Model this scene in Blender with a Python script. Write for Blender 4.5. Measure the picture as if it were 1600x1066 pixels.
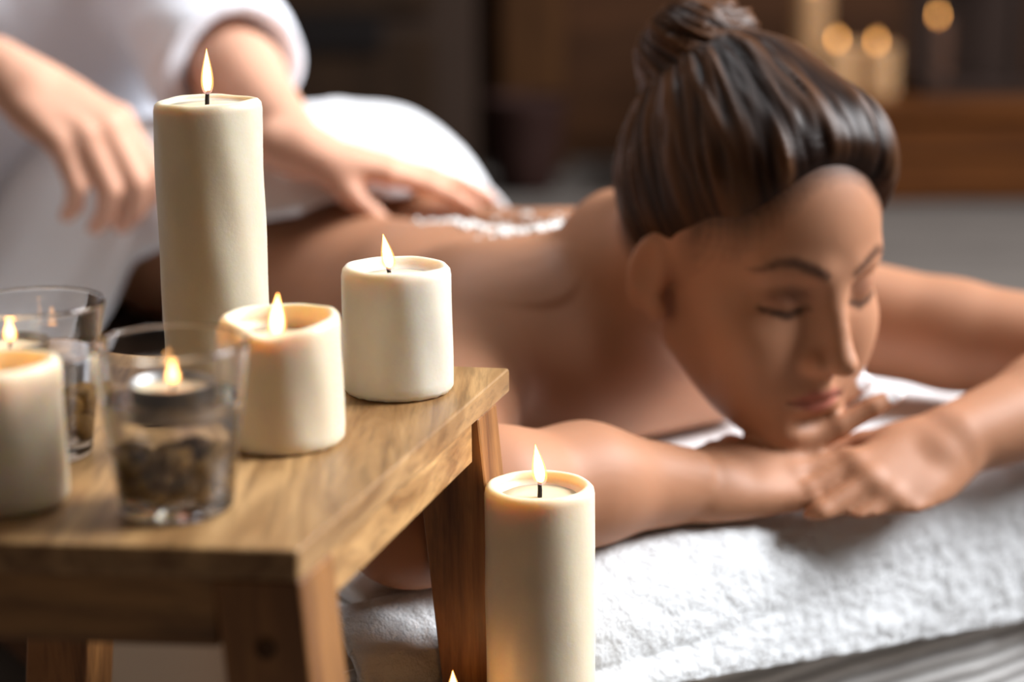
import bpy, bmesh, math, random
import numpy as np
from mathutils import Vector, Matrix

for o in list(bpy.data.objects): bpy.data.objects.remove(o)
SC = bpy.context.scene
COL = SC.collection
R = math.radians
random.seed(4)

# ------------------------------------------------------------------ camera, world, daylight, added fill, exposure
cam_d = bpy.data.cameras.new('camera')
cam_d.lens = 70; cam_d.sensor_width = 36; cam_d.clip_start = .05
cam = bpy.data.objects.new('camera', cam_d); COL.objects.link(cam)
cam.matrix_world = Matrix.Translation((0, 0, .73)) @ Matrix.Rotation(R(90-13.3), 4, 'X') @ Matrix.Rotation(R(-.5), 4, 'Z')
cam_d.dof.use_dof = True
cam_d.dof.focus_distance = 1.115
cam_d.dof.aperture_fstop = 3.0
SC.camera = cam

W = bpy.data.worlds.new('world'); SC.world = W
W.use_nodes = True
bg = W.node_tree.nodes['Background']
bg.inputs['Color'].default_value = (1.0, .80, .64, 1)
bg.inputs['Strength'].default_value = .045

def area(name, loc, target, sx, sy, power, color):
    d = bpy.data.lights.new(name, 'AREA'); d.shape = 'RECTANGLE'; d.size = sx; d.size_y = sy
    d.energy = power; d.color = color
    o = bpy.data.objects.new(name, d); COL.objects.link(o); o.location = loc
    o.rotation_euler = (Vector(target)-Vector(loc)).to_track_quat('-Z', 'Y').to_euler()
    return o
area('window_daylight', (3.35, 1.80, 2.95), (-.1, 1.5, .35), 2.2, 2.0, 510, (.95, .97, 1.0))
area('overhead_fill', (-.15, 2.35, 3.3), (-.40, 2.1, .3), 1.3, 1.1, 40, (.92, .96, 1.0))  # added fill from above to brighten the tunic; the room has no such source

SC.view_settings.view_transform = 'Standard'
SC.view_settings.look = 'None'
SC.view_settings.gamma = 1
SC.view_settings.use_curve_mapping = False
SC.view_settings.exposure = 0
SC.cycles.use_denoising = True
SC.cycles.max_bounces = 12
SC.cycles.transmission_bounces = 12
SC.cycles.transparent_max_bounces = 12
SC.cycles.sample_clamp_indirect = 4
SC.cycles.blur_glossy = .5

# ------------------------------------------------------------------ materials
def new_mat(name):
    m = bpy.data.materials.new(name); m.use_nodes = True
    nt = m.node_tree
    return m, nt, nt.nodes['Principled BSDF']
def N(nt, t, **kw):
    n = nt.nodes.new(t)
    for k, v in kw.items():
        if k in n.inputs: n.inputs[k].default_value = v
        else: setattr(n, k, v)
    return n
def ramp(nt, stops):
    n = nt.nodes.new('ShaderNodeValToRGB'); e = n.color_ramp.elements
    while len(e) < len(stops): e.new(.5)
    for i, (p, c) in enumerate(stops):
        e[i].position = p; e[i].color = (*c, 1) if len(c) == 3 else c
    return n
def rgb(r, g, b):
    f = lambda c: (c/255/12.92 if c/255 <= .04045 else ((c/255+.055)/1.055)**2.4)
    return (f(r), f(g), f(b))

def simple(name, c, rough=.6, spec=.5, metal=0, bump=0, bscale=60, var=0):
    m, nt, b = new_mat(name)
    b.inputs['Base Color'].default_value = (*c, 1); b.inputs['Roughness'].default_value = rough
    b.inputs['Specular IOR Level'].default_value = spec; b.inputs['Metallic'].default_value = metal
    tc = N(nt, 'ShaderNodeTexCoord')
    nz = N(nt, 'ShaderNodeTexNoise', Scale=bscale, Detail=5.0)
    nt.links.new(tc.outputs['Object'], nz.inputs['Vector'])
    if var:
        rp = ramp(nt, [(.3, tuple(x*(1-var) for x in c)), (.7, tuple(min(1, x*(1+var)) for x in c))])
        nt.links.new(nz.outputs['Fac'], rp.inputs['Fac']); nt.links.new(rp.outputs['Color'], b.inputs['Base Color'])
    if bump:
        bp = N(nt, 'ShaderNodeBump', Strength=bump, Distance=.004)
        nt.links.new(nz.outputs['Fac'], bp.inputs['Height']); nt.links.new(bp.outputs['Normal'], b.inputs['Normal'])
    return m

def wood(name, axis, dark, light, rough=.45, scale=1.0, shift=0):
    m, nt, b = new_mat(name)
    tc = N(nt, 'ShaderNodeTexCoord')
    mp = N(nt, 'ShaderNodeMapping')
    s = [26*scale, 26*scale, 26*scale]; s[axis] = 2.2*scale
    mp.inputs['Scale'].default_value = s; mp.inputs['Location'].default_value = (shift, shift*1.7, shift*.6)
    nt.links.new(tc.outputs['Object'], mp.inputs['Vector'])
    n1 = N(nt, 'ShaderNodeTexNoise', Scale=1.1, Detail=6.0, Roughness=.6, Distortion=1.4)
    n2 = N(nt, 'ShaderNodeTexNoise', Scale=9.0, Detail=3.0, Roughness=.6)
    nt.links.new(mp.outputs[0], n1.inputs['Vector']); nt.links.new(mp.outputs[0], n2.inputs['Vector'])
    mid = tuple((a*.55+c*.45) for a, c in zip(dark, light))
    r1 = ramp(nt, [(.32, dark), (.48, mid), (.64, light), (.8, mid)])
    nt.links.new(n1.outputs['Fac'], r1.inputs['Fac'])
    r2 = ramp(nt, [(.34, (.5, .5, .5)), (.5, (1, 1, 1))])
    nt.links.new(n2.outputs['Fac'], r2.inputs['Fac'])
    mx = N(nt, 'ShaderNodeMix', data_type='RGBA', blend_type='MULTIPLY'); mx.inputs[0].default_value = .55
    nt.links.new(r1.outputs['Color'], mx.inputs[6]); nt.links.new(r2.outputs['Color'], mx.inputs[7])
    nt.links.new(mx.outputs[2], b.inputs['Base Color'])
    b.inputs['Roughness'].default_value = rough; b.inputs['Specular IOR Level'].default_value = .5 if rough < .5 else .12
    bp = N(nt, 'ShaderNodeBump', Strength=.25, Distance=.001)
    nt.links.new(n2.outputs['Fac'], bp.inputs['Height']); nt.links.new(bp.outputs['Normal'], b.inputs['Normal'])
    return m

def wax(name, c, rad=.010):
    m, nt, b = new_mat(name)
    tc = N(nt, 'ShaderNodeTexCoord')
    nz = N(nt, 'ShaderNodeTexNoise', Scale=42.0, Detail=6.0, Roughness=.65)
    nt.links.new(tc.outputs['Object'], nz.inputs['Vector'])
    rp = ramp(nt, [(.3, tuple(x*.93 for x in c)), (.7, c)])
    nt.links.new(nz.outputs['Fac'], rp.inputs['Fac']); nt.links.new(rp.outputs['Color'], b.inputs['Base Color'])
    b.inputs['Roughness'].default_value = .42
    b.inputs['Subsurface Weight'].default_value = 1
    b.inputs['Subsurface Radius'].default_value = (1.0, .68, .36)
    b.inputs['Subsurface Scale'].default_value = rad
    n2 = N(nt, 'ShaderNodeTexNoise', Scale=420.0, Detail=3.0)
    nt.links.new(tc.outputs['Object'], n2.inputs['Vector'])
    bp = N(nt, 'ShaderNodeBump', Strength=.12, Distance=.001)
    nt.links.new(n2.outputs['Fac'], bp.inputs['Height']); nt.links.new(bp.outputs['Normal'], b.inputs['Normal'])
    return m

def skin_mat(name, c, rad=.005, rough=.54):
    m, nt, b = new_mat(name)
    at = N(nt, 'ShaderNodeAttribute', attribute_name='tint')
    nz = N(nt, 'ShaderNodeTexNoise', Scale=14.0, Detail=4.0)
    tc = N(nt, 'ShaderNodeTexCoord'); nt.links.new(tc.outputs['Object'], nz.inputs['Vector'])
    rp = ramp(nt, [(.3, tuple(x*.9 for x in c)), (.7, tuple(x*1.05 for x in c))])
    nt.links.new(nz.outputs['Fac'], rp.inputs['Fac'])
    mx = N(nt, 'ShaderNodeMix', data_type='RGBA', blend_type='MIX')
    nt.links.new(at.outputs['Alpha'], mx.inputs[0])
    nt.links.new(rp.outputs['Color'], mx.inputs[6]); nt.links.new(at.outputs['Color'], mx.inputs[7])
    nt.links.new(mx.outputs[2], b.inputs['Base Color'])
    b.inputs['Roughness'].default_value = rough
    b.inputs['Subsurface Weight'].default_value = .20
    b.inputs['Specular IOR Level'].default_value = .28
    b.inputs['Subsurface Radius'].default_value = (1, .35, .2)
    b.inputs['Subsurface Scale'].default_value = rad
    return m

def terry(name, c, strength=.9, sc=320):
    m, nt, b = new_mat(name)
    b.inputs['Base Color'].default_value = (*c, 1); b.inputs['Roughness'].default_value = .95
    b.inputs['Specular IOR Level'].default_value = .1
    b.inputs['Sheen Weight'].default_value = .25
    tc = N(nt, 'ShaderNodeTexCoord')
    v = N(nt, 'ShaderNodeTexNoise', Scale=float(sc), Detail=4.0, Roughness=.7)
    nt.links.new(tc.outputs['Object'], v.inputs['Vector'])
    bp = N(nt, 'ShaderNodeBump', Strength=strength, Distance=.004)
    nt.links.new(v.outputs['Fac'], bp.inputs['Height']); nt.links.new(bp.outputs['Normal'], b.inputs['Normal'])
    return m

def ribbed(name, c, axis=2, freq=150.):
    m, nt, b = new_mat(name)
    b.inputs['Roughness'].default_value = .9; b.inputs['Specular IOR Level'].default_value = .15
    tc = N(nt, 'ShaderNodeTexCoord')
    w = N(nt, 'ShaderNodeTexWave', Scale=freq/6.28, Distortion=1.0, Detail=2.0)
    w.bands_direction = 'XYZ'[axis]
    nt.links.new(tc.outputs['Object'], w.inputs['Vector'])
    rp = ramp(nt, [(.2, tuple(x*.62 for x in c)), (.8, c)])
    nt.links.new(w.outputs['Fac'], rp.inputs['Fac']); nt.links.new(rp.outputs['Color'], b.inputs['Base Color'])
    bp = N(nt, 'ShaderNodeBump', Strength=.6, Distance=.003)
    nt.links.new(w.outputs['Fac'], bp.inputs['Height']); nt.links.new(bp.outputs['Normal'], b.inputs['Normal'])
    return m

def glass_mat(name, ior, c=(1, 1, 1), rough=0):
    m, nt, b = new_mat(name)
    b.inputs['Base Color'].default_value = (*c, 1); b.inputs['Roughness'].default_value = rough
    b.inputs['IOR'].default_value = ior; b.inputs['Transmission Weight'].default_value = 1
    return m

def flame_mat(name, stops, strength, alpha):
    """gradient along the flame's own height (object z in metres)"""
    m, nt, b = new_mat(name)
    nt.nodes.remove(b)
    out = nt.nodes['Material Output']
    tc = N(nt, 'ShaderNodeTexCoord'); sp = N(nt, 'ShaderNodeSeparateXYZ')
    nt.links.new(tc.outputs['Generated'], sp.inputs[0])
    rp = ramp(nt, stops); nt.links.new(sp.outputs['Z'], rp.inputs['Fac'])
    em = N(nt, 'ShaderNodeEmission', Strength=strength)
    nt.links.new(rp.outputs['Color'], em.inputs['Color'])
    tr = N(nt, 'ShaderNodeBsdfTransparent')
    mx = N(nt, 'ShaderNodeMixShader'); mx.inputs[0].default_value = alpha
    nt.links.new(tr.outputs[0], mx.inputs[1]); nt.links.new(em.outputs[0], mx.inputs[2])
    nt.links.new(mx.outputs[0], out.inputs['Surface'])
    return m

M = {}
M['stool_top'] = wood('acacia_top', 1, rgb(114, 78, 42), rgb(186, 146, 98), .42)
M['stool_x'] = wood('acacia_across', 0, rgb(98, 62, 28), rgb(168, 122, 70), .45, shift=3.1)
M['stool_y'] = wood('acacia_along', 1, rgb(128, 88, 48), rgb(205, 160, 105), .45, shift=1.3)
M['stool_z'] = wood('acacia_upright', 2, rgb(98, 58, 26), rgb(168, 116, 64), .45, shift=5.2)
M['wax'] = wax('ivory_wax', rgb(224, 217, 201))
M['wax_warm'] = wax('cream_wax', rgb(228, 214, 188))
M['wax_aged'] = wax('aged_wax', rgb(212, 204, 183))
M['pool'] = wax('melted_wax', rgb(234, 216, 180), .012); M['pool'].node_tree.nodes['Principled BSDF'].inputs['Roughness'].default_value = .30; M['pool'].node_tree.nodes['Principled BSDF'].inputs['Subsurface Weight'].default_value = .2
M['wax_tan'] = wax('tan_wax', rgb(176, 138, 98)); M['wax_brown'] = wax('brown_wax', rgb(74, 46, 30))
M['flame_far'] = flame_mat('small_flame', [(0, (1, .30, .05)), (.4, (1, .50, .14)), (1, (1, .42, .10))], 16, 1)
M['wick'] = simple('charred_wick', rgb(34, 26, 22), .9, var=.3, bscale=400)
M['flame_core'] = flame_mat('flame_core', [(0, (1, .28, .05)), (.2, (1, .42, .11)), (.5, (1, .50, .16)), (.9, (1, .40, .10))], 20, 1)
M['flame'] = flame_mat('flame_mantle', [(0, (.35, .25, .3)), (.2, (1, .4, .1)), (.7, (1, .45, .12)), (1, (1, .33, .06))], 3.0, .35)
M['glass'] = glass_mat('clear_glass', 1.45)
M['water'] = glass_mat('clear_water', 1.333)
M['tin'] = simple('tealight_tin', rgb(190, 188, 186), .35, metal=1, var=.05)
M['pebble'] = simple('olive_pebble', rgb(140, 98, 30), .5, bump=.3, bscale=90, var=.5)
M['pebble_dark'] = simple('brown_pebble', rgb(98, 66, 22), .5, bump=.3, bscale=90, var=.5)
M['terry'] = terry('white_terry', rgb(236, 238, 240))
M['terry_smooth'] = terry('white_towelling', rgb(236, 236, 238), .5, 240)
M['ribbed'] = ribbed('ribbed_white_sheet', rgb(226, 224, 222))
M['sheet'] = simple('beige_sheet', rgb(214, 200, 184), .9, .1, bump=.3, bscale=220)
M['tunic'] = simple('white_cotton', rgb(236, 238, 245), .9, .15, bump=.3, bscale=400)
M['skin'] = skin_mat('tanned_skin', rgb(178, 126, 95))
M['skin_pale'] = skin_mat('fair_skin', rgb(222, 168, 140))
M['salt'] = simple('white_salt', rgb(245, 244, 240), .5, bump=.4, bscale=500)
M['frame_dark'] = wood('dark_bed_frame', 0, rgb(60, 38, 22), rgb(96, 64, 40), .6)
M['floor'] = wood('grey_boards', 0, rgb(84, 78, 74), rgb(110, 103, 97), .6, .25)
M['wall'] = wood('brown_wall_boards', 0, rgb(48, 28, 14), rgb(70, 42, 23), .6, .3)
M['plaster'] = simple('warm_plaster', rgb(150, 130, 112), .9, var=.05, bscale=3)
M['bench'] = wood('brown_bench_wood', 0, rgb(66, 34, 11), rgb(98, 55, 20), .55, .5)
M['cab_frame'] = simple('grey_brown_paint', rgb(50, 38, 31), .6, .1, var=.06, bscale=8)
M['cab_door'] = wood('dark_walnut', 2, rgb(32, 21, 13), rgb(46, 31, 19), .6, .4)
M['black'] = simple('black_matt', rgb(20, 16, 15), .7, .1, var=.1)
M['pot'] = simple('dark_clay', rgb(42, 25, 21), .7, .1, bump=.3, var=.15, bscale=20)
M['brown_post'] = wood('brown_post_wood', 2, rgb(52, 30, 13), rgb(76, 47, 22), .6, .4)
M['lantern'] = simple('dark_bronze', rgb(44, 28, 20), .45, metal=.4, var=.1)
M['brass'] = simple('pale_brass', rgb(190, 176, 150), .4, metal=.6, var=.05)
M['win_frame'] = simple('white_window_paint', rgb(225, 222, 215), .5, var=.02)

# ------------------------------------------------------------------ object helpers
def link(name, me, mat=None, parent=None, smooth=True):
    o = bpy.data.objects.new(name, me); COL.objects.link(o)
    if mat: me.materials.append(mat)
    if parent: o.parent = parent
    if smooth and len(me.polygons):
        me.polygons.foreach_set('use_smooth', [True]*len(me.polygons))
    return o
def from_py(name, v, f, mat, parent=None, smooth=True):
    me = bpy.data.meshes.new(name); me.from_pydata([tuple(map(float, p)) for p in v], [], f); me.update()
    return link(name, me, mat, parent, smooth)
def from_np(name, V, Q, mat, parent=None):
    me = bpy.data.meshes.new(name)
    me.vertices.add(len(V)); me.vertices.foreach_set('co', V.astype(np.float32).ravel())
    k = Q.shape[1]
    me.loops.add(Q.size); me.loops.foreach_set('vertex_index', Q.astype(np.int32).ravel())
    me.polygons.add(len(Q))
    me.polygons.foreach_set('loop_start', np.arange(0, Q.size, k, dtype=np.int32))
    me.polygons.foreach_set('loop_total', np.full(len(Q), k, dtype=np.int32))
    me.update(calc_edges=True); me.validate()
    return link(name, me, mat, parent)
def thing(name, label, cat, loc=(0, 0, 0), rotz=0, group=None):
    o = bpy.data.objects.new(name, None); COL.objects.link(o)
    o.empty_display_size = .05
    o.location = loc; o.rotation_euler = (0, 0, rotz)
    return tag(o, label, cat, group)
def tag(o, label, cat, group=None, kind=None):
    o['label'] = label; o['category'] = cat
    if group: o['group'] = group
    if kind: o['kind'] = kind
    return o
def struct(o):
    o['kind'] = 'structure'; return o
def box(name, lo, hi, mat, parent=None, bev=.002, taper=None):
    """bevelled box between two corners; taper(x,y,z)->(x,y,z) may bend it"""
    bm = bmesh.new(); bmesh.ops.create_cube(bm, size=1)
    c = [(a+b)/2 for a, b in zip(lo, hi)]; s = [b-a for a, b in zip(lo, hi)]
    for v in bm.verts:
        v.co = Vector((c[0]+v.co.x*s[0], c[1]+v.co.y*s[1], c[2]+v.co.z*s[2]))
    if taper:
        for v in bm.verts: v.co = Vector(taper(*v.co))
    if bev: bmesh.ops.bevel(bm, geom=bm.edges[:], offset=bev, segments=3, profile=.6, affect='EDGES')
    me = bpy.data.meshes.new(name); bm.to_mesh(me); bm.free()
    o = link(name, me, mat, parent, False)
    return o
def lathe(name, prof, mat, parent=None, n=64, mod=None, cap=True, sup=0):
    """profile [(r,z)...]; mod(theta, r, z, i) -> (r, z) for irregular rims"""
    v, f = [], []
    if sup:      # support rings beside every corner keep the shading of long walls straight
        q = [prof[0]]
        for (r0, z0), (r1, z1) in zip(prof[:-1], prof[1:]):
            L = math.hypot(r1-r0, z1-z0)
            if L > 4*sup: q += [(r0+(r1-r0)*u, z0+(z1-z0)*u) for u in (sup/L, .5, 1-sup/L)]
            q.append((r1, z1))
        prof = q
    for i, (r, z) in enumerate(prof):
        for k in range(n):
            t = 2*math.pi*k/n
            rr, zz = mod(t, r, z, i) if mod else (r, z)
            v.append((rr*math.cos(t), rr*math.sin(t), zz))
    for i in range(len(prof)-1):
        for k in range(n):
            a, b = i*n+k, i*n+(k+1) % n
            f.append((a, b, b+n, a+n))
    if cap:
        f.append(tuple(range(n-1, -1, -1))); f.append(tuple((len(prof)-1)*n+k for k in range(n)))
    return from_py(name, v, f, mat, parent)
def tube(name, pts, rads, mat, parent=None, n=10):
    v, f = [], []
    pts = [Vector(p) for p in pts]
    up = Vector((.31, .95, .11))
    for i, p in enumerate(pts):
        d = (pts[min(i+1, len(pts)-1)]-pts[max(i-1, 0)]).normalized()
        a = d.cross(up).normalized(); b = d.cross(a)
        for k in range(n):
            t = 2*math.pi*k/n
            v.append(p+(a*math.cos(t)+b*math.sin(t))*rads[i])
    for i in range(len(pts)-1):
        for k in range(n):
            A, B = i*n+k, i*n+(k+1) % n
            f.append((A, B, B+n, A+n))
    f.append(tuple(range(n-1, -1, -1))); f.append(tuple((len(pts)-1)*n+k for k in range(n)))
    return from_py(name, v, f, mat, parent)

# ------------------------------------------------------------------ implicit surfaces (bodies, hair, clothes)
def vnoise(P, freq, seed=0):
    P = np.asarray(P, np.float32)*freq+seed*17.3
    I = np.floor(P).astype(np.int64); F = P-I; F = F*F*(3-2*F)
    def h(ix, iy, iz):
        n = (ix*374761393+iy*668265263+iz*2147483647+seed*1274126177) & 0xffffffff
        n = ((n ^ (n >> 13))*1274126177) & 0xffffffff
        return ((n ^ (n >> 16)) & 0xffff)/65535.
    r = 0
    for dx in (0, 1):
        for dy in (0, 1):
            for dz in (0, 1):
                w = (F[..., 0] if dx else 1-F[..., 0])*(F[..., 1] if dy else 1-F[..., 1])*(F[..., 2] if dz else 1-F[..., 2])
                r = r+w*h(I[..., 0]+dx, I[..., 1]+dy, I[..., 2]+dz)
    return (r*2-1).astype(np.float32)

def smin(a, b, k):
    if k <= 0: return np.minimum(a, b)
    h = np.clip(k-np.abs(a-b), 0, None)/k
    return np.minimum(a, b)-h*h*k*.25
class Field:
    def __init__(s, lo, hi, h):
        s.lo = np.array(lo, float); s.h = h
        s.n = np.ceil((np.array(hi)-s.lo)/h).astype(int)+1
        s.f = np.full(s.n, .5, np.float32)
    def block(s, lo, hi):
        a = np.clip(np.floor((np.array(lo)-s.lo)/s.h).astype(int), 0, s.n)
        b = np.clip(np.ceil((np.array(hi)-s.lo)/s.h).astype(int)+1, 0, s.n)
        return a, b
    def pts(s, a, b):
        ax = [(s.lo[i]+np.arange(a[i], b[i])*s.h).astype(np.float32) for i in range(3)]
        return np.stack(np.meshgrid(*ax, indexing='ij'), -1)
    def op(s, fn, lo, hi, k=.01, sub=False):
        m = max(k, 0)+3*s.h+.004
        a, b = s.block(np.array(lo)-m, np.array(hi)+m)
        if (b-a).min() <= 0: return
        d = fn(s.pts(a, b)).astype(np.float32)
        sl = tuple(slice(x, y) for x, y in zip(a, b))
        s.f[sl] = -smin(-s.f[sl], d, k) if sub else smin(s.f[sl], d, k)
    # -- primitives
    def cap(s, p, q, r1, r2=None, k=.01, sub=False, flat=None):
        """round cone from p to q"""
        r2 = r1 if r2 is None else r2
        p = np.array(p, float); q = np.array(q, float); ba = q-p; l2 = max(ba@ba, 1e-9)
        def fn(P):
            pa = P-p.astype(np.float32)
            t = np.clip((pa@ba.astype(np.float32))/l2, 0, 1)
            d = pa-t[..., None]*ba.astype(np.float32)
            return np.sqrt((d*d).sum(-1))-(r1+(r2-r1)*t)
        rm = max(r1, r2)
        s.op(fn, np.minimum(p, q)-rm, np.maximum(p, q)+rm, k, sub)
    def ell(s, c, r, k=.01, sub=False, rot=None):
        """ellipsoid; rot: 3x3 with columns = local axes"""
        c = np.array(c, float); r = np.array(r, float)
        Rm = np.eye(3) if rot is None else np.array(rot)
        def fn(P):
            q = (P-c.astype(np.float32))@Rm.astype(np.float32)
            k0 = np.sqrt(((q/r)**2).sum(-1)); k1 = np.sqrt(((q/(r*r))**2).sum(-1))
            return np.where(k1 > 1e-6, k0*(k0-1)/np.maximum(k1, 1e-6), -r.min())
        e = np.abs(Rm)@r
        s.op(fn, c-e, c+e, k, sub)
    def chain(s, pts, rads, k=.01, k0=None):
        for i in range(len(pts)-1):
            s.cap(pts[i], pts[i+1], rads[i], rads[i+1], k if (i or k0 is None) else k0)
    def plane_cut(s, p, n):
        """removes everything on the +n side of the plane"""
        n = np.array(n, float); n /= np.linalg.norm(n)
        P = s.pts(np.zeros(3, int), s.n)
        s.f = np.maximum(s.f, (P-np.array(p, np.float32))@n.astype(np.float32))
    def mesh(s):
        f = s.f; f[0] = f[-1] = .1; f[:, 0] = f[:, -1] = .1; f[:, :, 0] = f[:, :, -1] = .1
        g = f < 0
        n = np.array(f.shape)
        cnt = np.zeros(n-1, np.int8)
        offs = [(i, j, k) for i in (0, 1) for j in (0, 1) for k in (0, 1)]
        for i, j, k in offs: cnt += g[i:n[0]-1+i, j:n[1]-1+j, k:n[2]-1+k]
        act = np.argwhere((cnt > 0) & (cnt < 8))
        idx = np.full(n-1, -1, np.int64); idx[tuple(act.T)] = np.arange(len(act))
        C = {o: f[act[:, 0]+o[0], act[:, 1]+o[1], act[:, 2]+o[2]] for o in offs}
        acc = np.zeros((len(act), 3)); num = np.zeros(len(act))
        for a in offs:
            for ax in range(3):
                if a[ax]: continue
                b = list(a); b[ax] = 1; b = tuple(b)
                va, vb = C[a], C[b]; m = (va < 0) != (vb < 0)
                t = np.where(m, va/np.where(m, va-vb, 1), 0)
                p = np.array(a, float)[None].repeat(len(act), 0); p[:, ax] = t
                acc += p*m[:, None]; num += m
        V = s.lo+(act+acc/num[:, None])*s.h
        Q = []
        for ax in range(3):
            sl1 = [slice(None)]*3; sl2 = [slice(None)]*3
            sl1[ax] = slice(0, -1); sl2[ax] = slice(1, None)
            e = g[tuple(sl1)] != g[tuple(sl2)]
            E = np.argwhere(e)
            u, w = (ax+1) % 3, (ax+2) % 3
            E = E[(E[:, u] > 0) & (E[:, w] > 0) & (E[:, u] < n[u]-1) & (E[:, w] < n[w]-1)]
            du = np.zeros(3, int); du[u] = 1; dw = np.zeros(3, int); dw[w] = 1
            q = np.stack([idx[tuple((E-x).T)] for x in (du+dw, dw, 0*du, du)], 1)
            inside = g[tuple(E.T)]
            q = np.where(inside[:, None], q, q[:, ::-1])
            Q.append(q)
        Q = np.concatenate(Q); Q = Q[(Q >= 0).all(1)]
        return V, Q
def relax(V, Q, it=1, w=.5):
    for _ in range(it):
        S = np.zeros_like(V); c = np.zeros(len(V))
        for i in range(4):
            for j in (1, 3):
                np.add.at(S, Q[:, i], V[Q[:, (i+j) % 4]]); np.add.at(c, Q[:, i], 1)
        V = V*(1-w)+w*S/np.maximum(c, 1)[:, None]
    return V
def set_tint(o, rgba):
    a = o.data.attributes.new('tint', 'FLOAT_COLOR', 'POINT')
    a.data.foreach_set('color', rgba.astype(np.float32).ravel())
def nrm(v): v = np.array(v, float); return v/np.linalg.norm(v)
def rotv(v, ax, ang):
    v = np.array(v, float); ax = nrm(ax)
    return v*math.cos(ang)+np.cross(ax, v)*math.sin(ang)+ax*(ax@v)*(1-math.cos(ang))

# a head in its own frame: x = the person's right, y = the way the face looks, z = up; origin between the ears
class Head:
    def __init__(s, pos, yaw, pitch, roll=0, sc=1.0):
        cy, sy = math.cos(yaw), math.sin(yaw); cp, sp = math.cos(pitch), math.sin(pitch); cr, sr = math.cos(roll), math.sin(roll)
        Rz = np.array([[cy, -sy, 0], [sy, cy, 0], [0, 0, 1]]); Rx = np.array([[1, 0, 0], [0, cp, -sp], [0, sp, cp]])
        Ry = np.array([[cr, 0, sr], [0, 1, 0], [-sr, 0, cr]])
        s.R = Rz@Rx@Ry; s.p = np.array(pos, float); s.sc = sc
    def w(s, q): return s.p+s.R@(np.array(q, float)*s.sc)
    def inv(s, P): return ((P-s.p)@s.R)/s.sc
    def cap(s, F, a, b, r1, r2=None, k=.01, sub=False): F.cap(s.w(a), s.w(b), r1*s.sc, None if r2 is None else r2*s.sc, k*s.sc, sub)
    def ell(s, F, c, r, k=.01, sub=False, rot=None):
        Rm = s.R if rot is None else s.R@np.array(rot)
        F.ell(s.w(c), np.array(r)*s.sc, k*s.sc, sub, Rm)

def rot_x(a): c, s_ = math.cos(a), math.sin(a); return np.array([[1, 0, 0], [0, c, -s_], [0, s_, c]])
def rot_z(a): c, s_ = math.cos(a), math.sin(a); return np.array([[c, -s_, 0], [s_, c, 0], [0, 0, 1]])
def rot_y(a): c, s_ = math.cos(a), math.sin(a); return np.array([[c, 0, s_], [0, 1, 0], [-s_, 0, c]])

def head_shape(F, H):
    e, c = lambda *a, **k: H.ell(F, *a, **k), lambda *a, **k: H.cap(F, *a, **k)
    e((0, -.012, .040), (.073, .094, .082), k=.0)
    e((0, .030, .030), (.062, .060, .075), k=.03)            # forehead
    e((0, .030, -.038), (.055, .052, .070), k=.03)           # mid face
    for s in (1, -1):
        c((s*.050, .004, -.050), (s*.016, .064, -.101), .0145, .0135, k=.028)   # jaw
        e((s*.040, .056, -.028), (.022, .020, .019), k=.026)                  # cheekbone
        e((s*.034, .060, -.055), (.020, .018, .026), k=.03)                   # cheek
    c((-.009, .070, -.100), (.009, .070, -.100), .0165, k=.016)               # chin
    e((0, .072, -.072), (.026, .017, .024), k=.018)                           # muzzle
    for s in (1, -1):
        c((s*.014, .084, .017), (s*.043, .070, .020), .0075, .007, k=.014)      # brow
        e((s*.031, .097, .000), (.0175, .016, .0105), k=.012, sub=True)       # socket
        e((s*.031, .0700, -.0020), (.0165, .0140, .0130), k=.005)             # closed lid over the eye
        c((s*.018, .083, -.0065), (s*.031, .0855, -.0098), .0012, k=.002, sub=True)
        c((s*.031, .0855, -.0098), (s*.045, .077, -.0065), .0012, k=.002, sub=True)
    c((0, .084, .012), (0, .102, -.030), .0070, .0082, k=.012)               # bridge
    c((0, .074, .004), (0, .084, -.040), .0120, .0150, k=.010)               # the nose's root fills in behind the ridge
    e((0, .1075, -.0405), (.0098, .0105, .0090), k=.008)                       # tip
    for s in (1, -1):
        e((s*.0112, .0930, -.044), (.0070, .0105, .0074), k=.006)             # wings
        e((s*.0058, .0990, -.0562), (.0028, .0048, .0036), k=.003, sub=True)  # nostrils
    c((0, .092, -.050), (0, .088, -.060), .004, .004, k=.008)                # philtrum
    for x0 in (-.017, .017):
        c((x0, .0805, -.0698), (x0*.22, .0885, -.0668), .0048, .0062, k=.004)  # upper lip
    c((-.014, .0800, -.0782), (.014, .0800, -.0782), .0055, k=.004)         # lower lip
    c((-.005, .0835, -.0790), (.005, .0835, -.0790), .0068, k=.004)
    for x0 in (-.025, .025): c((x0, .0825, -.0734), (0, .0940, -.0726), .0013, k=.002, sub=True)
    e((0, .0880, -.0900), (.016, .006, .0045), k=.010, sub=True)               # dent under the lip
    for s in (1, -1):                                                         # ears
        rt = rot_z(s*.35)@rot_x(-.2)
        e((s*.0745, -.014, -.008), (.0075, .0165, .029), k=.005, rot=rt)
        e((s*.083, -.009, -.003), (.0075, .0095, .019), k=.004, sub=True, rot=rt)
        e((s*.0735, -.002, -.030), (.006, .009, .010), k=.005)
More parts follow.
